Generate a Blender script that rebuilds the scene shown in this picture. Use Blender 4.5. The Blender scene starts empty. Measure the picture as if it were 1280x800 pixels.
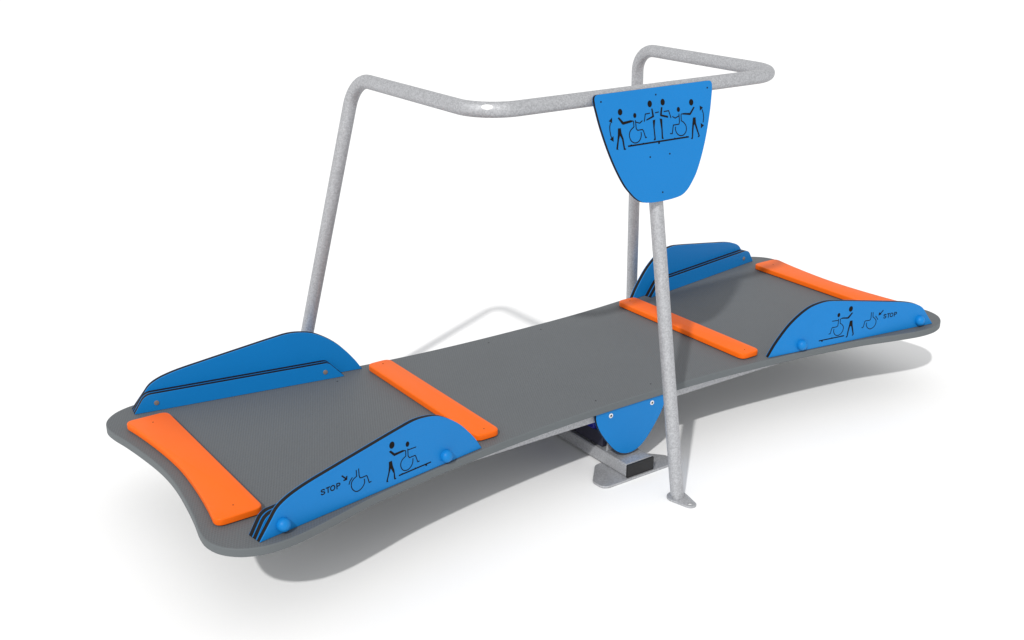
import bpy, bmesh, math, random
from mathutils import Vector, Matrix, noise

scene = bpy.context.scene
COL = scene.collection
random.seed(4)

# ------------------------------------------------------------------ sizes (metres)
Z0 = 0.283            # height of the deck's top face over the ground
SY = 0.0145           # the board's middle line
DECK_T = 0.027
BOARD_T = 0.0193      # thickness of the blue guard boards
TUBE = 0.0234

# ------------------------------------------------------------------ materials
def new_mat(name):
    m = bpy.data.materials.new(name); m.use_nodes = True
    nt = m.node_tree
    return m, nt, nt.nodes['Principled BSDF']

def plastic(name, col, rough=0.45, grain=300.0, bump=0.12, var=0.10, spec=0.4):
    m, nt, b = new_mat(name)
    tc = nt.nodes.new('ShaderNodeTexCoord')
    n = nt.nodes.new('ShaderNodeTexNoise'); n.inputs['Scale'].default_value = grain; n.inputs['Detail'].default_value = 3
    nt.links.new(tc.outputs['Object'], n.inputs['Vector'])
    n2 = nt.nodes.new('ShaderNodeTexNoise'); n2.inputs['Scale'].default_value = 5; n2.inputs['Detail'].default_value = 4
    nt.links.new(tc.outputs['Object'], n2.inputs['Vector'])
    mx = nt.nodes.new('ShaderNodeMix'); mx.data_type = 'RGBA'
    mx.inputs[6].default_value = (*[c * (1 - var) for c in col], 1)
    mx.inputs[7].default_value = (*[min(1, c * (1 + var)) for c in col], 1)
    ad = nt.nodes.new('ShaderNodeMath'); ad.operation = 'MULTIPLY_ADD'
    ad.inputs[1].default_value = 0.5
    nt.links.new(n.outputs['Fac'], ad.inputs[0])
    hf = nt.nodes.new('ShaderNodeMath'); hf.operation = 'MULTIPLY'; hf.inputs[1].default_value = 0.5
    nt.links.new(n2.outputs['Fac'], hf.inputs[0]); nt.links.new(hf.outputs[0], ad.inputs[2])
    nt.links.new(ad.outputs[0], mx.inputs[0])
    nt.links.new(mx.outputs[2], b.inputs['Base Color'])
    bp = nt.nodes.new('ShaderNodeBump'); bp.inputs['Strength'].default_value = bump; bp.inputs['Distance'].default_value = 0.0006
    nt.links.new(n.outputs['Fac'], bp.inputs['Height']); nt.links.new(bp.outputs['Normal'], b.inputs['Normal'])
    b.inputs['Roughness'].default_value = rough
    b.inputs['Specular IOR Level'].default_value = spec
    return m

BLUE = plastic('blue_board', (0.0035, 0.180, 0.505), spec=0.22)
CORE = plastic('black_core', (0.010, 0.008, 0.007), rough=0.6, spec=0.15)
ORANGE = plastic('orange_board', (0.84, 0.130, 0.0035), spec=0.2)
BLACK = plastic('black_cap', (0.010, 0.010, 0.011), rough=0.5)
INK = plastic('black_engraving', (0.008, 0.006, 0.005), rough=0.7, spec=0.1)
NAVY = plastic('blue_rubber', (0.002, 0.004, 0.22), rough=0.35)
HOLE = plastic('dark_screw', (0.008, 0.008, 0.009), rough=0.6, spec=0.15)

def galvanised(name, base=0.44, rough=0.60):
    m, nt, b = new_mat(name)
    tc = nt.nodes.new('ShaderNodeTexCoord')
    v = nt.nodes.new('ShaderNodeTexVoronoi'); v.inputs['Scale'].default_value = 240
    nt.links.new(tc.outputs['Object'], v.inputs['Vector'])
    n = nt.nodes.new('ShaderNodeTexNoise'); n.inputs['Scale'].default_value = 330; n.inputs['Detail'].default_value = 5
    nt.links.new(tc.outputs['Object'], n.inputs['Vector'])
    sep = nt.nodes.new('ShaderNodeSeparateColor'); nt.links.new(v.outputs['Color'], sep.inputs[0])
    ad = nt.nodes.new('ShaderNodeMath'); ad.operation = 'ADD'
    nt.links.new(sep.outputs[0], ad.inputs[0]); nt.links.new(n.outputs['Fac'], ad.inputs[1])
    rp = nt.nodes.new('ShaderNodeMapRange'); rp.inputs['From Min'].default_value = 0.3; rp.inputs['From Max'].default_value = 1.7
    rp.inputs['To Min'].default_value = 0.0; rp.inputs['To Max'].default_value = 1.0
    nt.links.new(ad.outputs[0], rp.inputs['Value'])
    mx = nt.nodes.new('ShaderNodeMix'); mx.data_type = 'RGBA'
    mx.inputs[6].default_value = (base * .77, base * .785, base * .82, 1)
    mx.inputs[7].default_value = (base * 1.19, base * 1.21, base * 1.26, 1)
    nt.links.new(rp.outputs[0], mx.inputs[0]); nt.links.new(mx.outputs[2], b.inputs['Base Color'])
    rr = nt.nodes.new('ShaderNodeMapRange'); rr.inputs['To Min'].default_value = rough - .08; rr.inputs['To Max'].default_value = rough + .1
    nt.links.new(n.outputs['Fac'], rr.inputs['Value']); nt.links.new(rr.outputs[0], b.inputs['Roughness'])
    bp = nt.nodes.new('ShaderNodeBump'); bp.inputs['Strength'].default_value = .25; bp.inputs['Distance'].default_value = 0.0006
    nt.links.new(ad.outputs[0], bp.inputs['Height']); nt.links.new(bp.outputs['Normal'], b.inputs['Normal'])
    b.inputs['Metallic'].default_value = 0.6
    return m

ZINC = galvanised('galvanised_steel')
STEEL = galvanised('washer_steel', base=0.75, rough=0.3)
NAVYREFL = plastic('steel_navy_reflection', (0.022, 0.022, 0.040), rough=0.4)  # navy reflection on the pivot metal, put into the base colour
DULL = plastic('bolt_grey', (0.20, 0.16, 0.14), rough=0.4)

def deck_mat():
    m, nt, b = new_mat('grey_nonslip_deck')
    tc = nt.nodes.new('ShaderNodeTexCoord')
    sx = nt.nodes.new('ShaderNodeSeparateXYZ'); nt.links.new(tc.outputs['Object'], sx.inputs[0])
    P = 0.0088
    def wave(sock, per, ph=0):
        a = nt.nodes.new('ShaderNodeMath'); a.operation = 'MULTIPLY'; a.inputs[1].default_value = 2 * math.pi / per
        nt.links.new(sock, a.inputs[0])
        s = nt.nodes.new('ShaderNodeMath'); s.operation = 'SINE'; nt.links.new(a.outputs[0], s.inputs[0])
        return s.outputs[0]
    w1, w2 = wave(sx.outputs[0], P), wave(sx.outputs[1], P * 2)
    mu = nt.nodes.new('ShaderNodeMath'); mu.operation = 'MULTIPLY'
    nt.links.new(w1, mu.inputs[0]); nt.links.new(w2, mu.inputs[1])
    n = nt.nodes.new('ShaderNodeTexNoise'); n.inputs['Scale'].default_value = 280; n.inputs['Detail'].default_value = 2
    nt.links.new(tc.outputs['Object'], n.inputs['Vector'])
    n2 = nt.nodes.new('ShaderNodeTexNoise'); n2.inputs['Scale'].default_value = 3.5; n2.inputs['Detail'].default_value = 5
    nt.links.new(tc.outputs['Object'], n2.inputs['Vector'])
    f = nt.nodes.new('ShaderNodeMath'); f.operation = 'MULTIPLY_ADD'; f.inputs[1].default_value = 0.38; f.inputs[2].default_value = 0.0
    nt.links.new(mu.outputs[0], f.inputs[0])
    f2 = nt.nodes.new('ShaderNodeMath'); f2.operation = 'MULTIPLY_ADD'; f2.inputs[1].default_value = 0.9
    nt.links.new(n.outputs['Fac'], f2.inputs[0]); nt.links.new(f.outputs[0], f2.inputs[2])
    f3 = nt.nodes.new('ShaderNodeMath'); f3.operation = 'MULTIPLY_ADD'; f3.inputs[1].default_value = 0.35
    nt.links.new(n2.outputs['Fac'], f3.inputs[0]); nt.links.new(f2.outputs[0], f3.inputs[2])
    mx = nt.nodes.new('ShaderNodeMix'); mx.data_type = 'RGBA'
    g = DECK_G
    mx.inputs[6].default_value = (g * .77, g * .825, g * .88, 1)
    mx.inputs[7].default_value = (g * 1.08, g * 1.17, g * 1.25, 1)
    nt.links.new(f3.outputs[0], mx.inputs[0]); nt.links.new(mx.outputs[2], b.inputs['Base Color'])
    bp = nt.nodes.new('ShaderNodeBump'); bp.inputs['Strength'].default_value = .35; bp.inputs['Distance'].default_value = 0.0008
    nt.links.new(mu.outputs[0], bp.inputs['Height']); nt.links.new(bp.outputs['Normal'], b.inputs['Normal'])
    b.inputs['Roughness'].default_value = 0.62
    b.inputs['Specular IOR Level'].default_value = 0.3
    return m
DECK_G = 0.112
DECK = deck_mat()
DECK_EDGE = plastic('grey_deck_edge', (0.120, 0.133, 0.140), rough=0.6, spec=0.25)

def floor_mat():
    m, nt, b = new_mat('white_studio_floor')
    tc = nt.nodes.new('ShaderNodeTexCoord')
    n = nt.nodes.new('ShaderNodeTexNoise'); n.inputs['Scale'].default_value = 2.0; n.inputs['Detail'].default_value = 4
    nt.links.new(tc.outputs['Object'], n.inputs['Vector'])
    mx = nt.nodes.new('ShaderNodeMix'); mx.data_type = 'RGBA'
    mx.inputs[6].default_value = (.875, .878, .885, 1); mx.inputs[7].default_value = (.895, .897, .90, 1)
    nt.links.new(n.outputs['Fac'], mx.inputs[0]); nt.links.new(mx.outputs[2], b.inputs['Base Color'])
    b.inputs['Roughness'].default_value = 0.9
    b.inputs['Specular IOR Level'].default_value = 0.0
    return m

# ------------------------------------------------------------------ object helpers
def tag(o, label=None, cat=None, group=None, kind=None):
    if label: o['label'] = label
    if cat: o['category'] = cat
    if group: o['group'] = group
    if kind: o['kind'] = kind
    return o

def empty(name, loc):
    o = bpy.data.objects.new(name, None); COL.objects.link(o)
    o.location = loc; o.empty_display_size = 0.1
    return o

def obj(name, bm, mats, parent=None, matrix=None, label=None, sharp=0.34):
    me = bpy.data.meshes.new(name)
    bmesh.ops.recalc_face_normals(bm, faces=bm.faces[:])
    for f in bm.faces: f.smooth = len(f.verts) <= 4
    bm.to_mesh(me); bm.free()
    me.set_sharp_from_angle(angle=sharp)
    for m in (mats if isinstance(mats, (list, tuple)) else [mats]): me.materials.append(m)
    o = bpy.data.objects.new(name, me); COL.objects.link(o)
    if parent: o.parent = parent
    if matrix is not None: o.matrix_local = matrix
    if label: o['label'] = label
    return o

def area2(P):
    return sum(P[i][0] * P[(i + 1) % len(P)][1] - P[(i + 1) % len(P)][0] * P[i][1] for i in range(len(P))) / 2

def inset(P, d):
    """Move a closed 2D outline inward by d."""
    if area2(P) < 0: d = -d
    n = len(P); out = []
    for i in range(n):
        a, b, c = Vector(P[i - 1]), Vector(P[i]), Vector(P[(i + 1) % n])
        e1, e2 = (b - a).normalized(), (c - b).normalized()
        n1, n2 = Vector((-e1.y, e1.x)), Vector((-e2.y, e2.x))
        k = n1 + n2
        if k.length < 1e-6: k = n1
        k.normalize()
        cs = max(0.45, k.dot(n1))
        out.append(b + k * (d / cs))
    return out

def rounded(P, r, seg=6):
    """Round the corners of a closed polygon; r is one radius or one per corner."""
    n = len(P); out = []
    for i in range(n):
        ri = r[i] if isinstance(r, (list, tuple)) else r
        a, b, c = Vector(P[i - 1]), Vector(P[i]), Vector(P[(i + 1) % n])
        if ri <= 0: out.append(b); continue
        u, v = (a - b).normalized(), (c - b).normalized()
        ang = u.angle(v); t = min(ri / math.tan(ang / 2), (a - b).length * .48, (c - b).length * .48)
        p0, p1 = b + u * t, b + v * t
        for k in range(seg + 1):
            s = k / seg
            out.append(p0 * (1 - s) ** 2 + b * 2 * s * (1 - s) * 0.92 + (p0 + p1) * 0.5 * 2 * s * (1 - s) * 0.08 + p1 * s ** 2)
    return out

def spline(P, per=6, closed=False):
    """Catmull-Rom through 2D points."""
    P = [Vector(p) for p in P]; n = len(P); out = []
    rng = range(n) if closed else range(n - 1)
    for i in rng:
        p1, p2 = P[i], P[(i + 1) % n]
        p0 = P[i - 1] if (closed or i > 0) else p1 * 2 - p2
        p3 = P[(i + 2) % n] if (closed or i + 2 < n) else p2 * 2 - p1
        d0, d1, d2 = (max(1e-5, (b - a).length ** .5) for a, b in ((p0, p1), (p1, p2), (p2, p3)))
        for k in range(per):
            t = d1 * k / per
            a1 = p0 * (-t / d0) + p1 * ((t + d0) / d0)
            a2 = p1 * ((d1 - t) / d1) + p2 * (t / d1)
            a3 = p2 * ((d1 + d2 - t) / d2) + p3 * ((t - d1) / d2)
            b1 = a1 * ((d1 - t) / (d0 + d1)) + a2 * ((t + d0) / (d0 + d1))
            b2 = a2 * ((d1 + d2 - t) / (d1 + d2)) + a3 * (t / (d1 + d2))
            out.append(b1 * ((d1 - t) / d1) + b2 * (t / d1))
    if not closed: out.append(P[-1])
    return out

def slab(bm, outline, rings, f):
    """rings: (inset, depth, material of the strip up to the next ring). f maps (u, v, depth) to 3D."""
    prev = None
    for k, (ins, dep, mi) in enumerate(rings):
        P = inset(outline, ins) if ins else [Vector(p) for p in outline]
        vs = [bm.verts.new(f(p[0], p[1], dep)) for p in P]
        if k == 0:
            bm.faces.new(vs).material_index = mi
        else:
            pm = rings[k - 1][2]; n = len(vs)
            for i in range(n):
                bm.faces.new((prev[i], prev[(i + 1) % n], vs[(i + 1) % n], vs[i])).material_index = pm
        prev = vs
    bm.faces.new(prev).material_index = rings[-1][2]

def board_rings(t, bev, skin=None):
    """One board with rounded edges; with a skin, its middle layer takes material 1."""
    r = [(bev, 0, 0), (bev * .3, bev * .3, 0), (0, bev, 0)]
    if skin:
        r[-1] = (0, bev, 0)
        r += [(0, skin, 1), (0, t - skin, 0)]
    r += [(0, t - bev, 0), (bev * .3, t - bev * .3, 0), (bev, t, 0)]
    return r

def box(bm, lo, hi, mi=0, bev=0.0):
    x0, y0, z0 = lo; x1, y1, z1 = hi
    o = [(x0, y0), (x1, y0), (x1, y1), (x0, y1)]
    if bev:
        o = rounded(o, bev, 3)
        slab(bm, o, [(bev, z0, mi), (0, z0 + bev, mi), (0, z1 - bev, mi), (bev, z1, mi)], lambda u, v, d: (u, v, d))
    else:
        slab(bm, o, [(0, z0, mi), (0, z1, mi)], lambda u, v, d: (u, v, d))

def lathe(bm, prof, o, ax, seg=28, mi=0):
    """prof: (radius, distance along axis)."""
    ax = Vector(ax).normalized(); o = Vector(o)
    e1 = ax.orthogonal().normalized(); e2 = ax.cross(e1)
    prev = None
    for r, h in prof:
        c = o + ax * h
        if r < 1e-7: cur = [bm.verts.new(c)]
        else: cur = [bm.verts.new(c + e1 * math.cos(2 * math.pi * k / seg) * r + e2 * math.sin(2 * math.pi * k / seg) * r) for k in range(seg)]
        if prev:
            for k in range(seg):
                a, b = prev[k % len(prev)], prev[(k + 1) % len(prev)]
                c_, d = cur[(k + 1) % len(cur)], cur[k % len(cur)]
                vs = []
                for v in (a, b, c_, d):
                    if v not in vs: vs.append(v)
                if len(vs) > 2: bm.faces.new(vs).material_index = mi
        prev = cur

def dome(bm, o, ax, r, h, mi=0):
    lathe(bm, [(0, 0)] + [(r * math.cos(a), h * math.sin(a)) for a in [math.pi / 2 * k / 9 for k in range(9)]] + [(0, h)], o, ax, mi=mi)

def fillet_path(P, rad, seg=12):
    P = [Vector(p) for p in P]; out = [P[0]]
    for i in range(1, len(P) - 1):
        a, b, c = P[i - 1], P[i], P[i + 1]
        u, v = (a - b).normalized(), (c - b).normalized()
        ang = u.angle(v); r = rad[i - 1]
        t = r / math.tan(ang / 2)
        cen = b + (u + v).normalized() * (r / math.sin(ang / 2))
        p0, p1 = b + u * t, b + v * t
        A, B = p0 - cen, p1 - cen; th = A.angle(B)
        for k in range(seg + 1):
            s = k / seg
            out.append(cen + (A * math.sin((1 - s) * th) + B * math.sin(s * th)) / math.sin(th))
    out.append(P[-1])
    return out

def tube_rings(path, r, seg=28):
    """Parallel-transported rings along a path."""
    n = len(path); tan = []
    for i in range(n):
        a, b = path[max(0, i - 1)], path[min(n - 1, i + 1)]
        tan.append((b - a).normalized())
    e = tan[0].orthogonal().normalized(); rings = []
    for i in range(n):
        if i: e = (e - tan[i] * e.dot(tan[i])).normalized()
        e2 = tan[i].cross(e)
        rings.append([path[i] + (e * math.cos(2 * math.pi * k / seg) + e2 * math.sin(2 * math.pi * k / seg)) * r for k in range(seg)])
    return rings

def skin_rings(bm, rings, cap=(True, True)):
    V = [[bm.verts.new(p) for p in R] for R in rings]
    n = len(V[0])
    for a, b in zip(V, V[1:]):
        for k in range(n): bm.faces.new((a[k], a[(k + 1) % n], b[(k + 1) % n], b[k]))
    if cap[0]: bm.faces.new(V[0])
    if cap[1]: bm.faces.new(V[-1])

def stroke(bm, P, w, f, d0, d1):
    """An open line of width w in the plane as a thin raised band."""
    P = [Vector(p) for p in P]; n = len(P); L, R = [], []
    for i in range(n):
        e1 = (P[i] - P[i - 1]).normalized() if i else (P[1] - P[0]).normalized()
        e2 = (P[i + 1] - P[i]).normalized() if i < n - 1 else e1
        k = Vector((-(e1 + e2).y, (e1 + e2).x))
        k = k.normalized() if k.length > 1e-6 else Vector((-e1.y, e1.x))
        cs = max(.55, k.dot(Vector((-e1.y, e1.x))))
        L.append(P[i] + k * (w / 2 / cs)); R.append(P[i] - k * (w / 2 / cs))
    for i in range(n - 1):
        q = [L[i], L[i + 1], R[i + 1], R[i]]
        vs = [bm.verts.new(f(p.x, p.y, d1)) for p in q]
        bm.faces.new(vs)
    o = L + R[::-1]
    top = [bm.verts.new(f(p.x, p.y, d1)) for p in o]; bot = [bm.verts.new(f(p.x, p.y, d0)) for p in o]
    m = len(o)
    for i in range(m): bm.faces.new((top[i], top[(i + 1) % m], bot[(i + 1) % m], bot[i]))

def patch(bm, P, f, d0, d1):
    slab(bm, [Vector(p) for p in P], [(0, d0, 0), (0, d1, 0)], f)

def ellipse(c, rx, ry, n=20):
    return [(c[0] + rx * math.cos(2 * math.pi * k / n), c[1] + ry * math.sin(2 * math.pi * k / n)) for k in range(n)]

def hook(L):
    """Smooth the long (wheel) lines, keep the angular ones."""
    return [tuple(p) for p in spline(L[2:], 3)] if len(L) > 9 else L

def pictogram(name, D, f, w, ww, parent, d0=-.0002, d1=.0005):
    bm = bmesh.new()
    for P in D['poly']: patch(bm, P, f, d0, d1)
    for P in D['line']:
        if len(P) > 9:
            stroke(bm, P[:3], w, f, d0, d1); stroke(bm, hook(P), w, f, d0, d1)
        else: stroke(bm, P, w, f, d0, d1)
    for P in D['wide']: stroke(bm, P, ww, f, d0, d1)
    for x, y, rx, ry in D['ell']: patch(bm, ellipse((x, y), rx, ry), f, d0, d1)
    return obj(name, bm, INK, parent)

def lettering(u0, v0, width, height, f, parent, d1=.0005):
    """The word STOP in upright sans-serif capitals, one unit high."""
    W = .185
    S = spline([(.60, .70), (.52, .855), (.34, .905), (.15, .85), (.10, .70), (.20, .585), (.36, .515), (.53, .43), (.60, .28), (.50, .135), (.32, .092), (.14, .15), (.075, .31)], 4)
    O = [(1.79 + .31 * math.cos(2 * math.pi * k / 28), .5 + .41 * math.sin(2 * math.pi * k / 28)) for k in range(29)]
    Pb = spline([(2.42, .905), (2.68, .905), (2.84, .83), (2.885, .69), (2.84, .55), (2.68, .475), (2.42, .475)], 4)
    T = [[(.80, .91), (1.40, .91)], [(1.10, .91), (1.10, 0)]]
    L = [[tuple(p) for p in S], *T, O, [(2.42, 1.0), (2.42, 0)], [tuple(p) for p in Pb]]
    kx, ky = width / 2.975, height
    bm = bmesh.new()
    for P in L:
        P = [(u0 + x * kx, v0 + y * ky) for x, y in P]
        stroke(bm, P, W * height * .95, f, -.0002, d1)
    return obj('lettering', bm, INK, parent)

# ------------------------------------------------------------------ pictograms, metres in the plane of each board
SIGN = {'ell': [(-0.1484, -0.038, 0.0088, 0.0098), (-0.0912, -0.0545, 0.0061, 0.0076), (-0.0275, -0.0256, 0.0089, 0.0103), (0.026, -0.0258, 0.0087, 0.0103),
         (0.0896, -0.0554, 0.0065, 0.0078), (0.1461, -0.0387, 0.009, 0.0102)],
 'line': [[(-0.1894, -0.0663), (-0.1934, -0.0775), (-0.1939, -0.0901), (-0.1918, -0.1052), (-0.1887, -0.1119)],
          [(-0.0998, -0.0702), (-0.098, -0.0723), (-0.0979, -0.0884), (-0.1109, -0.0966), (-0.1174, -0.1055), (-0.1185, -0.1161), (-0.1141, -0.1284), (-0.1063, -0.1352),
           (-0.0967, -0.1381), (-0.0851, -0.1362), (-0.0758, -0.1287), (-0.0709, -0.1174), (-0.0708, -0.1077)],
          [(-0.0903, -0.0689), (-0.0895, -0.0808), (-0.0895, -0.0948), (-0.0844, -0.1007), (-0.0644, -0.1005), (-0.0606, -0.1057), (-0.0541, -0.127), (-0.0491, -0.1261)],
          [(-0.0889, -0.0749), (-0.0738, -0.08), (-0.0623, -0.0735)], [(-0.055, -0.0778), (-0.0485, -0.0548), (-0.0297, -0.0541)], [(-0.008, -0.0552), (0.0075, -0.0542)],
          [(0.0279, -0.0553), (0.0485, -0.0547), (0.0563, -0.0787)], [(0.062, -0.0743), (0.0739, -0.0807), (0.0893, -0.0758)],
          [(0.0908, -0.0687), (0.0908, -0.0951), (0.0878, -0.1014), (0.064, -0.1015), (0.0571, -0.1276), (0.0483, -0.1265)],
          [(0.0995, -0.0718), (0.0986, -0.0916), (0.1077, -0.097), (0.1159, -0.1068), (0.1185, -0.1171), (0.1155, -0.1278), (0.1056, -0.1366), (0.0934, -0.1381), (0.0818, -0.1338),
           (0.0738, -0.124), (0.0717, -0.1139), (0.0732, -0.1079)],
          [(0.191, -0.0662), (0.1951, -0.0789), (0.1958, -0.0924), (0.192, -0.1076)]],
 'poly': [[(-0.1816, -0.0513), (-0.1954, -0.0603), (-0.1833, -0.0676)], [(-0.1819, -0.1074), (-0.1965, -0.1152), (-0.1828, -0.1243)],
          [(-0.1596, -0.0555), (-0.1546, -0.0528), (-0.1382, -0.0689), (-0.1093, -0.0668), (-0.0997, -0.0694), (-0.0999, -0.0715), (-0.1086, -0.0739), (-0.139, -0.0773),
           (-0.1434, -0.0764)],
          [(-0.1617, -0.0864), (-0.1506, -0.0866), (-0.1493, -0.1017), (-0.1428, -0.1196), (-0.1401, -0.1488), (-0.1353, -0.1516), (-0.1373, -0.1541), (-0.1448, -0.1536),
           (-0.1456, -0.1471), (-0.1491, -0.121), (-0.1561, -0.1084), (-0.1609, -0.1195), (-0.1679, -0.1465), (-0.166, -0.1505), (-0.1737, -0.1496), (-0.1738, -0.1446),
           (-0.1677, -0.123), (-0.1643, -0.1063)],
          [(-0.0227, -0.0408), (-0.0178, -0.0413), (-0.0135, -0.0656), (-0.0146, -0.0676), (-0.0453, -0.0754), (-0.0458, -0.0717), (-0.0206, -0.0637)],
          [(-0.0199, -0.0774), (-0.0096, -0.0758), (-0.0148, -0.1001), (-0.0133, -0.133), (-0.0133, -0.1384), (-0.0207, -0.1397), (-0.0213, -0.1375), (-0.0179, -0.1324),
           (-0.0192, -0.104)],
          [(-0.1205, -0.1442), (-0.1139, -0.1403), (-0.1081, -0.1444)], [(-0.0702, -0.1448), (-0.0655, -0.141), (-0.0608, -0.1451)],
          [(0.0176, -0.0406), (0.0234, -0.0412), (0.0189, -0.0637), (0.044, -0.0708), (0.0441, -0.0767), (0.0141, -0.0684), (0.0114, -0.0655)],
          [(0.0091, -0.075), (0.0191, -0.0772), (0.0181, -0.1033), (0.0175, -0.1339), (0.0206, -0.1386), (0.0132, -0.1395), (0.012, -0.1365), (0.0131, -0.1093)],
          [(0.1548, -0.0535), (0.1592, -0.0562), (0.143, -0.0744), (0.1381, -0.0783), (0.1143, -0.0741), (0.0995, -0.0718), (0.0997, -0.0697), (0.1133, -0.0689),
           (0.1372, -0.0715)],
          [(0.1494, -0.0873), (0.1606, -0.088), (0.1608, -0.1063), (0.1684, -0.1317), (0.1737, -0.148), (0.1729, -0.1502), (0.1666, -0.1521), (0.1652, -0.1504), (0.1686, -0.1463),
           (0.1623, -0.131), (0.1545, -0.1089), (0.1512, -0.1119), (0.147, -0.1315), (0.1437, -0.1512), (0.1412, -0.1553), (0.1353, -0.1535), (0.1394, -0.1484), (0.1421, -0.1242),
           (0.1457, -0.1046)],
          [(0.182, -0.053), (0.1955, -0.0607), (0.1815, -0.069)], [(0.1817, -0.1087), (0.1949, -0.1169), (0.1812, -0.1254)],
          [(0.1124, -0.145), (0.1172, -0.1418), (0.1229, -0.1458)], [(0.0615, -0.1444), (0.0662, -0.1412), (0.0718, -0.145)],
          [(-0.0035, -0.1456), (0.0029, -0.1452), (0.0022, -0.1528), (-0.0042, -0.1527)]],
 'wide': [[(-0.127, -0.1447), (0.1259, -0.1457)]]}
GUARD_LEFT = {'ell': [(-0.3548, 0.1343, 0.0095, 0.0112), (-0.297, 0.1174, 0.0066, 0.0086)],
 'line': [[(-0.5136, 0.0646), (-0.5095, 0.0743), (-0.5005, 0.0826)],
          [(-0.4859, 0.1009), (-0.4858, 0.0808), (-0.4961, 0.0766), (-0.5036, 0.0689), (-0.506, 0.0586), (-0.5032, 0.047), (-0.4966, 0.038), (-0.4889, 0.0329), (-0.48, 0.0324),
           (-0.4698, 0.0367), (-0.4623, 0.0436), (-0.4587, 0.0521), (-0.4594, 0.0629)],
          [(-0.4774, 0.1026), (-0.4769, 0.0799), (-0.4742, 0.0716), (-0.4698, 0.07), (-0.4509, 0.0702), (-0.4484, 0.0669), (-0.4423, 0.0443), (-0.4345, 0.0454)],
          [(-0.3063, 0.1004), (-0.3046, 0.0974), (-0.3048, 0.0806), (-0.3176, 0.0743), (-0.3242, 0.0647), (-0.3246, 0.053), (-0.319, 0.041), (-0.3101, 0.0347), (-0.2987, 0.0335),
           (-0.287, 0.0393), (-0.2796, 0.0506), (-0.2779, 0.064)],
          [(-0.2964, 0.1024), (-0.2962, 0.0786), (-0.2915, 0.0709), (-0.2696, 0.0707), (-0.2674, 0.0673), (-0.26, 0.0456), (-0.2535, 0.0462)],
          [(-0.295, 0.098), (-0.2651, 0.097)]],
 'poly': [[(-0.5195, 0.0829), (-0.5251, 0.0922), (-0.5278, 0.0847)],
          [(-0.3663, 0.1163), (-0.3596, 0.1184), (-0.3457, 0.1044), (-0.3164, 0.1045), (-0.3063, 0.101), (-0.3064, 0.099), (-0.3143, 0.0985), (-0.3483, 0.0961)],
          [(-0.3683, 0.0837), (-0.3571, 0.0842), (-0.3547, 0.0679), (-0.3492, 0.0501), (-0.3469, 0.0254), (-0.3427, 0.0194), (-0.3495, 0.0193), (-0.3516, 0.0221),
           (-0.3523, 0.0413), (-0.3622, 0.0608), (-0.366, 0.0523), (-0.375, 0.0269), (-0.3735, 0.0198), (-0.3801, 0.0222), (-0.3794, 0.0275), (-0.3717, 0.0485),
           (-0.3685, 0.0709)],
          [(-0.3276, 0.0252), (-0.3206, 0.0306), (-0.3162, 0.0256)], [(-0.2759, 0.0262), (-0.2704, 0.0306), (-0.2663, 0.0263)],
          [(-0.2331, 0.0261), (-0.2243, 0.0262), (-0.2245, 0.0206), (-0.2293, 0.0199)]],
 'wide': [[(-0.5368, 0.1013), (-0.5236, 0.0876)], [(-0.5197, 0.0942), (-0.5209, 0.0842), (-0.5317, 0.0843)], [(-0.3333, 0.0263), (-0.2089, 0.0267)]]}
GUARD_RIGHT = {'ell': [(0.3772, 0.1345, 0.0095, 0.0112), (0.3202, 0.1188, 0.0066, 0.0086)],
 'line': [[(0.5069, 0.084), (0.514, 0.0762), (0.5204, 0.0668)],
          [(0.4922, 0.1022), (0.4939, 0.0828), (0.5042, 0.0745), (0.5116, 0.065), (0.5122, 0.0532), (0.5066, 0.0424), (0.4964, 0.0358), (0.4845, 0.0342), (0.4725, 0.0407),
           (0.4656, 0.0502), (0.4637, 0.058), (0.4658, 0.0635)],
          [(0.4836, 0.1036), (0.4843, 0.0795), (0.4812, 0.0725), (0.4754, 0.071), (0.4582, 0.0722), (0.4546, 0.0695), (0.4503, 0.0495), (0.4478, 0.0458), (0.4416, 0.0468)],
          [(0.3324, 0.1022), (0.3294, 0.0999), (0.3309, 0.0837), (0.3407, 0.0767), (0.3483, 0.0669), (0.3495, 0.0571), (0.3447, 0.045), (0.3343, 0.0361), (0.3217, 0.0351),
           (0.3109, 0.0402), (0.3037, 0.051), (0.3022, 0.0588), (0.3035, 0.0649)],
          [(0.3208, 0.1035), (0.3213, 0.0853), (0.3206, 0.0748), (0.3146, 0.0716), (0.2943, 0.0718), (0.2911, 0.067), (0.287, 0.0486), (0.2795, 0.0477)],
          [(0.3198, 0.0973), (0.2903, 0.0986)]],
 'poly': [[(0.5232, 0.0971), (0.5368, 0.0871), (0.5221, 0.0835)],
          [(0.3851, 0.1194), (0.3898, 0.1165), (0.3736, 0.0989), (0.3684, 0.0962), (0.3428, 0.1004), (0.3326, 0.1009), (0.3323, 0.103), (0.3409, 0.1054), (0.3655, 0.1024)],
          [(0.3792, 0.0858), (0.3913, 0.0853), (0.3948, 0.0644), (0.405, 0.026), (0.3992, 0.0205), (0.3963, 0.0228), (0.3997, 0.0269), (0.3883, 0.0612), (0.3855, 0.0627),
           (0.3822, 0.0622), (0.3772, 0.0416), (0.3746, 0.0216), (0.3712, 0.0179), (0.3652, 0.0204), (0.3703, 0.0245), (0.3719, 0.0425), (0.3764, 0.0675)],
          [(0.292, 0.028), (0.2966, 0.0324), (0.3035, 0.0278)], [(0.3417, 0.0275), (0.3463, 0.0319), (0.3533, 0.0272)],
          [(0.2444, 0.0279), (0.2534, 0.0275), (0.2524, 0.0215), (0.2474, 0.0214)]],
 'wide': [[(0.5438, 0.102), (0.5284, 0.0888)], [(0.234, 0.028), (0.3571, 0.0279)]]}

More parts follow.
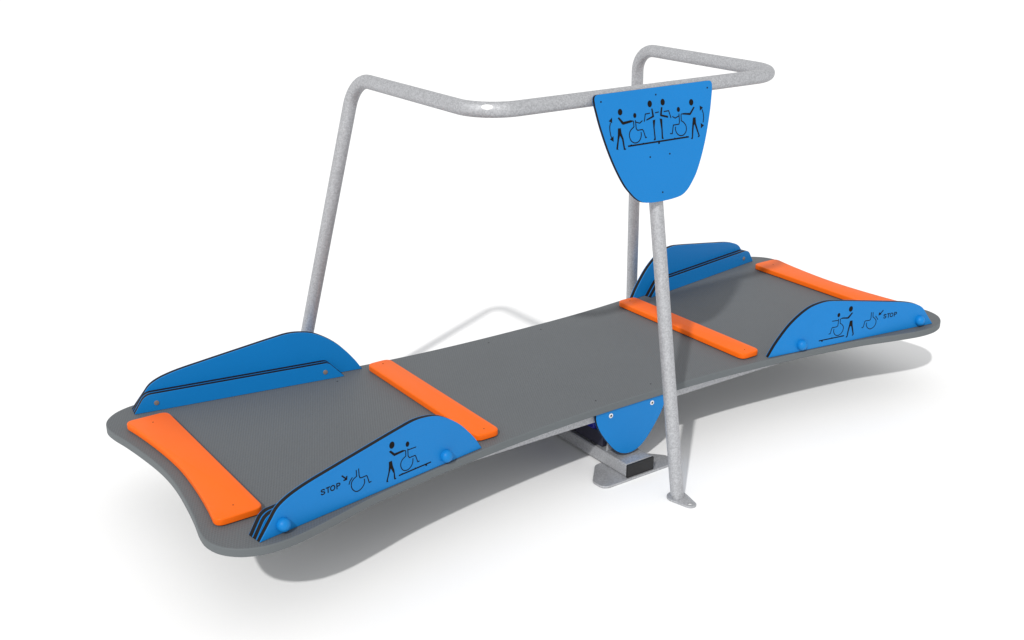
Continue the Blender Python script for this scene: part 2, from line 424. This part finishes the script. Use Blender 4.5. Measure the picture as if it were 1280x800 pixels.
WORLD, LAMP = 0.81, 0.48
SUN = (1.2045, .9149, -1.335)

# ------------------------------------------------------------------ the floor
bm = bmesh.new()
R = 90.0
slab(bm, [(R * math.cos(2 * math.pi * k / 64), R * math.sin(2 * math.pi * k / 64)) for k in range(64)], [(0, -0.2, 0), (0, 0, 0)], lambda u, v, d: (u, v, d))
tag(obj('floor', bm, floor_mat()), 'seamless white studio floor under the seesaw', 'floor', kind='structure')

# ------------------------------------------------------------------ the seesaw
seesaw = tag(empty('seesaw', (0, SY, 0)),
             'long grey wheelchair seesaw board with blue side guards and orange wheel stops', 'seesaw')

# deck: quarter outline measured from the middle line, mirrored twice
Q = [(0, .380), (.2, .382), (.4, .391), (.6, .409), (.8, .433), (1.0, .466), (1.1, .487), (1.234, .524), (1.34, .549),
     (1.40, .554), (1.45, .549), (1.507, .524), (1.548, .480), (1.564, .430), (1.562, .375), (1.547, .296), (1.531, .19), (1.519, .08), (1.516, 0)]
full = Q + [(x, -y) for x, y in Q[-2::-1]] + [(-x, -y) for x, y in Q[1:]] + [(-x, y) for x, y in Q[-2:0:-1]]
outline = spline(full, 4, closed=True)
bm = bmesh.new()
slab(bm, outline, [(.003, -DECK_T, 1), (0, -DECK_T + .003, 1), (0, -.003, 1), (.0009, -.0009, 1), (.003, 0, 0)], lambda u, v, d: (u, v, Z0 + d))
deck = obj('deck', bm, [DECK, DECK_EDGE], seesaw)
def screw(parent, p, ax=(0, 0, 1), r=.0028, name='screw', mat=None):
    bm = bmesh.new()
    lathe(bm, [(0, -.001), (r, -.001), (r, .0004), (r * .5, .0006), (0, .0002)], p, ax, 12)
    return obj(name, bm, mat or HOLE, parent)
for sx in (-1, 1):
    for sy in (-1, 1):
        screw(deck, (sx * .125, sy * .328, Z0)); screw(deck, (sx * .774, sy * .331, Z0))

# underframe: two long galvanised channels and cross members under the deck
bm = bmesh.new()
top, bot = Z0 - DECK_T - .001, Z0 - .064
for sy in (-1, 1):
    box(bm, (-1.20, sy * .335 - .024, bot), (1.20, sy * .335 + .024, top), bev=.003)
for x in (-1.16, -.6, -.17, .17, .6, 1.16):
    box(bm, (x - .02, -.3105, bot + .004), (x + .02, .3105, top - .002), bev=.002)
obj('underframe', bm, ZINC, seesaw)

# orange wheel stops lying across the deck
def wheel_stop(P, rad, dots):
    bm = bmesh.new()
    o = rounded(P, rad, 6)
    slab(bm, o, [(.007, .0004, 0), (.007, .0028, 0), (.001, .0036, 0), (0, .0046, 0), (0, .0192, 0), (.0006, .0212, 0), (.0022, .0229, 0), (.0044, .0236, 0)], lambda u, v, d: (u, v, Z0 + d))
    s = obj('wheel_stop', bm, ORANGE, seesaw)
    for p in dots: screw(s, (*p, Z0 + .0237), r=.0022)
for sx in (-1, 1):
    wheel_stop([(sx * .545, -.363), (sx * .638, -.363), (sx * .638, .363), (sx * .545, .363)], .026, [(sx * .588, -.33), (sx * .588, .33)])
    arc = [(sx * (1.4785 + .0355 * (abs(y) / .36) ** 1.7), y) for y in [.36 - .06 * k for k in range(13)]]
    P = [(sx * 1.373, -.388), (sx * 1.373, .388), (sx * 1.520, .388)] + arc[1:-1] + [(sx * 1.520, -.388)]
    wheel_stop(P, [.028, .028, .026] + [0] * (len(arc) - 2) + [.026], [(sx * 1.442, -.33), (sx * 1.442, .33)])

# blue side guards: one tall curved board outside, two low boards inside
TALL = spline([(0, 0), (.026, .040), (.054, .0745), (.088, .1105), (.133, .1445), (.18, .169), (.225, .179), (.265, .1812), (.32, .174),
               (.438, .154), (.553, .134), (.67, .112), (.724, .0945), (.752, .0775), (.773, .0525), (.794, .0265), (.815, 0)], 5)
LOW = rounded([(.080, 0), (.136, .0612), (.775, .0612), (.815, 0)], [0, .03, .04, 0], 6)
XA, XB = .644, 1.45
YA, YB = .3867 + SY, .5119 + SY          # outer face of the tall board, from the middle line
LEN = math.hypot(XB - XA, YB - YA)
def guard_frame(sx, sy):
    A = Vector((sx * XA, sy * YA, Z0)); B = Vector((sx * XB, sy * YB, Z0))
    d = (B - A).normalized(); nrm = Vector((-d.y, d.x, 0))
    if nrm.y * sy < 0: nrm = -nrm
    return lambda s, h, out: A + d * s + nrm * out + Vector((0, 0, h))
SK = .0026
for sx in (-1, 1):
    for sy in (-1, 1):
        f = guard_frame(sx, sy)
        bm = bmesh.new()
        slab(bm, [(p[0], p[1] + .0008) for p in TALL], board_rings(BOARD_T, .0012, SK), lambda u, v, d: f(u, v, -d))
        g = obj('side_guard', bm, [BLUE, CORE], seesaw)
        for k in (1, 2):
            bm = bmesh.new()
            slab(bm, [(p[0], p[1] + .0008) for p in LOW], board_rings(BOARD_T - .0010, .0008, .0014), lambda u, v, d: f(u, v, -d - k * BOARD_T))
            obj('inner_board', bm, [BLUE, CORE], g)
        out = (f(0, 0, 1) - f(0, 0, 0))
        for s in (.150, .740):
            bm = bmesh.new()
            lathe(bm, [(0, -.001), (.0205, -.001), (.0205, .005)] + [(.0205 * math.cos(a), .005 + .0185 * math.sin(a)) for a in [math.pi / 2 * k / 9 for k in range(1, 9)]] + [(0, .0235)], f(s, .0275, 0), out)
            obj('knob', bm, BLUE, g)
            bm = bmesh.new()
            p = f(s, .0295, -3 * BOARD_T)
            lathe(bm, [(0, -.001), (.0085, -.001), (.0085, .0006), (.0078, .0014), (.0048, .0014), (.0042, .0024), (.002, .0026), (0, .0016)], p, -out, 18)
            obj('bolt', bm, DULL, g)
        if sy < 0:
            D = GUARD_LEFT if sx < 0 else GUARD_RIGHT
            ff = (lambda u, v, d: f(-u, v, d)) if sx < 0 else f
            far_part = lambda p: abs(p[0]) > .45
            for part in (True, False):      # the two little scenes on each guard
                E = {k: [x for x in D[k] if far_part(x if k == 'ell' else x[0]) == part] for k in ('poly', 'line', 'wide', 'ell')}
                pictogram('pictogram', E, ff, .0029, .0042, g)
            if sx < 0: lettering(-.611, .0655, .0685, .0186, ff, g)
            else: lettering(.5475, .0660, .0695, .0186, ff, g)

# pivot panels: blue drop-shaped boards hanging on both long edges
half = [(.157, -.0285), (.1575, -.040), (.155, -.055), (.148, -.076), (.136, -.1), (.118, -.127), (.096, -.156), (.07, -.185), (.046, -.203), (.022, -.2125), (0, -.2155)]
drop = spline([(-x, z) for x, z in half] + [(x, z) for x, z in half[-2::-1]], 4)
for sy in (-1, 1):
    bm = bmesh.new()
    slab(bm, drop, board_rings(.013, .0009, .0018), lambda u, v, d: (u, sy * (.3735 - d), Z0 + v))
    pp = obj('pivot_panel', bm, [BLUE, CORE], seesaw)
    for sx in (-1, 1):
        bm = bmesh.new()
        p = (sx * .0935, sy * .3735, Z0 - .0475)
        lathe(bm, [(0, -.001), (.0088, -.001), (.0088, .0012), (.0080, .002), (.004, .002)], p, (0, sy, 0), 24, 0)
        lathe(bm, [(.004, .002), (.0034, .0026), (0, .0018)], p, (0, sy, 0), 24, 1)
        obj('bolt', bm, [STEEL, HOLE], pp)

# fixed base: flat box beam on two foot plates, rubber pivot between brackets
PL = .009
bm = bmesh.new()
bz0, bz1 = PL + .0005, .058
box(bm, (-.0595, -.425, bz0), (.0595, .396, bz1), bev=.004)
base = obj('base_beam', bm, ZINC, seesaw)
for sy in (-1, 1):
    bm = bmesh.new()
    y0, y1 = (-.4335, -.4252) if sy < 0 else (.3962, .4045)
    box(bm, (-.0605, y0, bz0 - .0006), (.0605, y1, bz1 + .0006), bev=.002)
    obj('end_cap', bm, BLACK, base)
for sy in (-1, 1):
    cy = -.378 if sy < 0 else .349
    P = [(-.170, -.062), (.170, -.062), (.171, .0), (.088, .090), (-.088, .090), (-.171, .0)]
    o = rounded([(x, cy + y) for x, y in P], [.045, .045, .03, .03, .03, .03], 6)
    bm = bmesh.new()
    slab(bm, o, [(.001, .0005, 0), (0, .0015, 0), (0, PL - .0015, 0), (.0015, PL, 0)], lambda u, v, d: (u, v, d))
    pl = obj('base_plate', bm, ZINC, base)
    for sx in (-1, 1):
        bm = bmesh.new()
        lathe(bm, [(0, -.001), (.0095, -.001), (.0095, .0004), (.0070, .0004), (.0058, -.0006), (0, -.0006)], (sx * .140, cy - .006, PL), (0, 0, 1), 20)
        obj('bolt_hole', bm, ZINC, pl)
for y in (-.300, .300):
    bm = bmesh.new()
    P = rounded([(-.047, bz1), (.047, bz1), (.040, bz1 + .040), (-.040, bz1 + .040)], [0, 0, .01, .01], 6)
    slab(bm, P, [(.001, y - .004, 0), (0, y - .003, 0), (0, y + .003, 0), (.001, y + .004, 0)], lambda u, v, d: (u, d, v))
    obj('pivot_bracket', bm, ZINC, base)
bm = bmesh.new()
box(bm, (-.046, -.275, bz1 + .0005), (.046, .275, .120), bev=.004)
obj('pivot_saddle', bm, NAVYREFL, base)
bm = bmesh.new()
box(bm, (-.068, -.250, .1205), (.068, .250, .2175), bev=.012)
obj('rubber_pivot', bm, NAVY, base)

# ------------------------------------------------------------------ the handrail frame
rail = tag(empty('handrail', (0, 0, 0)),
           'galvanised bent tube handrail standing over the seesaw with blue pictogram sign', 'handrail')
H = 1.0555 + Z0
SLX, SLY = .1765 / 1.0535, .1868 / 1.0535
def leg_foot(sx): return Vector((sx * (.6235 + SLX * H), .3920 + SLY * H, .004))
L0, R0 = leg_foot(-1), leg_foot(1)
corners = [L0, (-.6235, .3920, H - .003), (-.6240, -.3770, H), (.6200, -.3770, H), (.6235, .3920, H - .003), R0]
path = fillet_path(corners, [.115, .125, .14, .115], 14)
rings = tube_rings(path, TUBE)
bm = bmesh.new(); skin_rings(bm, rings[1:-1], (False, False)); obj('rail_tube', bm, ZINC, rail)
for a, b, sx in ((rings[0], rings[1], -1), (rings[-2], rings[-1], 1)):
    bm = bmesh.new()
    A, B = (a, b) if sx < 0 else (a, b)
    skin_rings(bm, [[p.lerp(q, k / 8) for p, q in zip(A, B)] for k in range(9)], (sx < 0, sx > 0))
    obj('leg', bm, ZINC, rail)
bm = bmesh.new()
PT, PB = Vector((0, -.3800, H - .012)), Vector((0, -.6085, .004))
skin_rings(bm, tube_rings([PB.lerp(PT, k / 12) for k in range(13)], TUBE - .0006)); obj('post', bm, ZINC, rail)

def foot_plate(c, ang):
    """Teardrop foot plate with a bolt hole in its tongue."""
    bm = bmesh.new()
    R1, R2, D = .036, .021, .062
    off = math.acos((R1 - R2) / D)
    pts = [(R1 * math.cos(a), R1 * math.sin(a)) for a in [off + (2 * math.pi - 2 * off) * k / 28 for k in range(29)]]
    pts += [(D + R2 * math.cos(a), R2 * math.sin(a)) for a in [-off + 2 * off * k / 16 for k in range(17)]]
    M = Matrix.Rotation(ang, 2)
    W = lambda p: (M @ Vector(p)) + Vector((c[0], c[1]))
    hole = [(D + .0088 * math.cos(2 * math.pi * k / 20), .0088 * math.sin(2 * math.pi * k / 20)) for k in range(20)]
    T = .007; rows = []
    for z, ins in ((.0004, 0), (T - .001, 0), (T, .001)):
        rows.append(([bm.verts.new((*W(p), z)) for p in (inset(pts, ins) if ins else pts)], [bm.verts.new((*W(p), z)) for p in hole]))
    for (a, ha), (b, hb) in zip(rows, rows[1:]):
        for V1, V2 in ((a, b), (ha, hb)):
            n = len(V1)
            for i in range(n): bm.faces.new((V1[i], V1[(i + 1) % n], V2[(i + 1) % n], V2[i]))
    for a, h in (rows[0], rows[-1]):
        ed = []
        for V in (a, h):
            for i in range(len(V)):
                e = bm.edges.get((V[i], V[(i + 1) % len(V)]))
                ed.append(e)
        bmesh.ops.triangle_fill(bm, use_beauty=True, use_dissolve=False, edges=ed)
    obj('foot_plate', bm, ZINC, rail)
foot_plate((0, -.6085), -math.pi / 2)
foot_plate((L0.x, L0.y), math.radians(130))
foot_plate((R0.x, R0.y), math.radians(50))

# lamp glint on left bend, added as a white patch curved like the tube
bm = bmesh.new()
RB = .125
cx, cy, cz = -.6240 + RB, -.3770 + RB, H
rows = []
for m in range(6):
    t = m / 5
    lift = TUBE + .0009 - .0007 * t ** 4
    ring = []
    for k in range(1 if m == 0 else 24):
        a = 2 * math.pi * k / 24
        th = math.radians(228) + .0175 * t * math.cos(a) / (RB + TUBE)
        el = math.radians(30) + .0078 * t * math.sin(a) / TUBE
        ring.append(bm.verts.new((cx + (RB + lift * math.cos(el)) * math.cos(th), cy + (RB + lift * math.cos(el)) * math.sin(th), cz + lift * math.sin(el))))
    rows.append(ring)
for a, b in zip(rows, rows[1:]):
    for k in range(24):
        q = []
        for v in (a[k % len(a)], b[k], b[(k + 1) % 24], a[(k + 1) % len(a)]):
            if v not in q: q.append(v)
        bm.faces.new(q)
obj('glint_patch', bm, plastic('white_glint', (.85, .85, .85), var=.01), rail, label='small white oval patch for the lamp glint')

# blue sign board leaning with the post
k174 = .174
up = Vector((0, k174, 1)).normalized(); nrm = Vector((0, -1, k174)).normalized()
SO = Vector((0, -.4141, 1.0504 + Z0))
fs = lambda u, v, d: SO + Vector((1, 0, 0)) * u + up * v + nrm * d
hs = [(0, -.3335), (.045, -.3318), (.0835, -.3255), (.1085, -.3105), (.1275, -.2915), (.1505, -.2625), (.190, -.1835), (.2245, -.081), (.2405, -.0115)]
side = spline(hs, 5)
topc = rounded([(.2405, -.0115), (.2435, .0222), (-.2435, .0222), (-.2405, -.0115)], [0, .019, .019, 0], 7)
sign_o = [tuple(p) for p in side] + [tuple(p) for p in topc[1:-1]] + [(-p[0], p[1]) for p in side[::-1]][:-1]
bm = bmesh.new()
slab(bm, sign_o, board_rings(.013, .0009, .0018), lambda u, v, d: fs(u, v, -d))
sign = obj('sign_board', bm, [BLUE, CORE], rail)
pictogram('pictogram', SIGN, fs, .0031, .0048, sign)
for u, v in ((-.2195, 0), (0, 0), (.2195, 0), (-.041, -.189), (.041, -.189), (0, -.3055)):
    screw(sign, fs(u, v, 0), nrm, .0029)

# ------------------------------------------------------------------ camera
cam = bpy.data.cameras.new('camera'); co = bpy.data.objects.new('camera', cam); COL.objects.link(co)
CX, CY, CZ, YAW, PITCH, F = -2.4980, -3.1895, 1.6991 + Z0, .6127, .3608, 1484.45
co.location = (CX, CY, CZ)
co.rotation_euler = (math.pi / 2 - PITCH, 0, -YAW)
cam.sensor_fit = 'HORIZONTAL'; cam.sensor_width = 36.0; cam.lens = 36.0 * F / 1280.0
cam.clip_start = 0.05; cam.clip_end = 500
scene.camera = co

# ------------------------------------------------------------------ light: one distant studio lamp and a white surround
w = bpy.data.worlds.new('World'); scene.world = w; w.use_nodes = True
bg = w.node_tree.nodes['Background']
bg.inputs['Color'].default_value = (1, 1, 1, 1); bg.inputs['Strength'].default_value = WORLD
DIR = Vector(SUN).normalized()
DIST = 200.0
la = bpy.data.lights.new('studio_lamp', 'AREA'); la.shape = 'DISK'; la.size = 5.5
la.energy = LAMP * math.pi ** 2 * DIST ** 2 / abs(DIR.z); la.color = (1.0, .985, .96)
lo = bpy.data.objects.new('studio_lamp', la); COL.objects.link(lo)
lo.location = -DIR * DIST
lo.rotation_euler = DIR.to_track_quat('-Z', 'Y').to_euler()

scene.view_settings.view_transform = 'Standard'
scene.view_settings.look = 'None'
scene.view_settings.exposure = 0.0
scene.view_settings.gamma = 1.0
scene.view_settings.use_curve_mapping = False
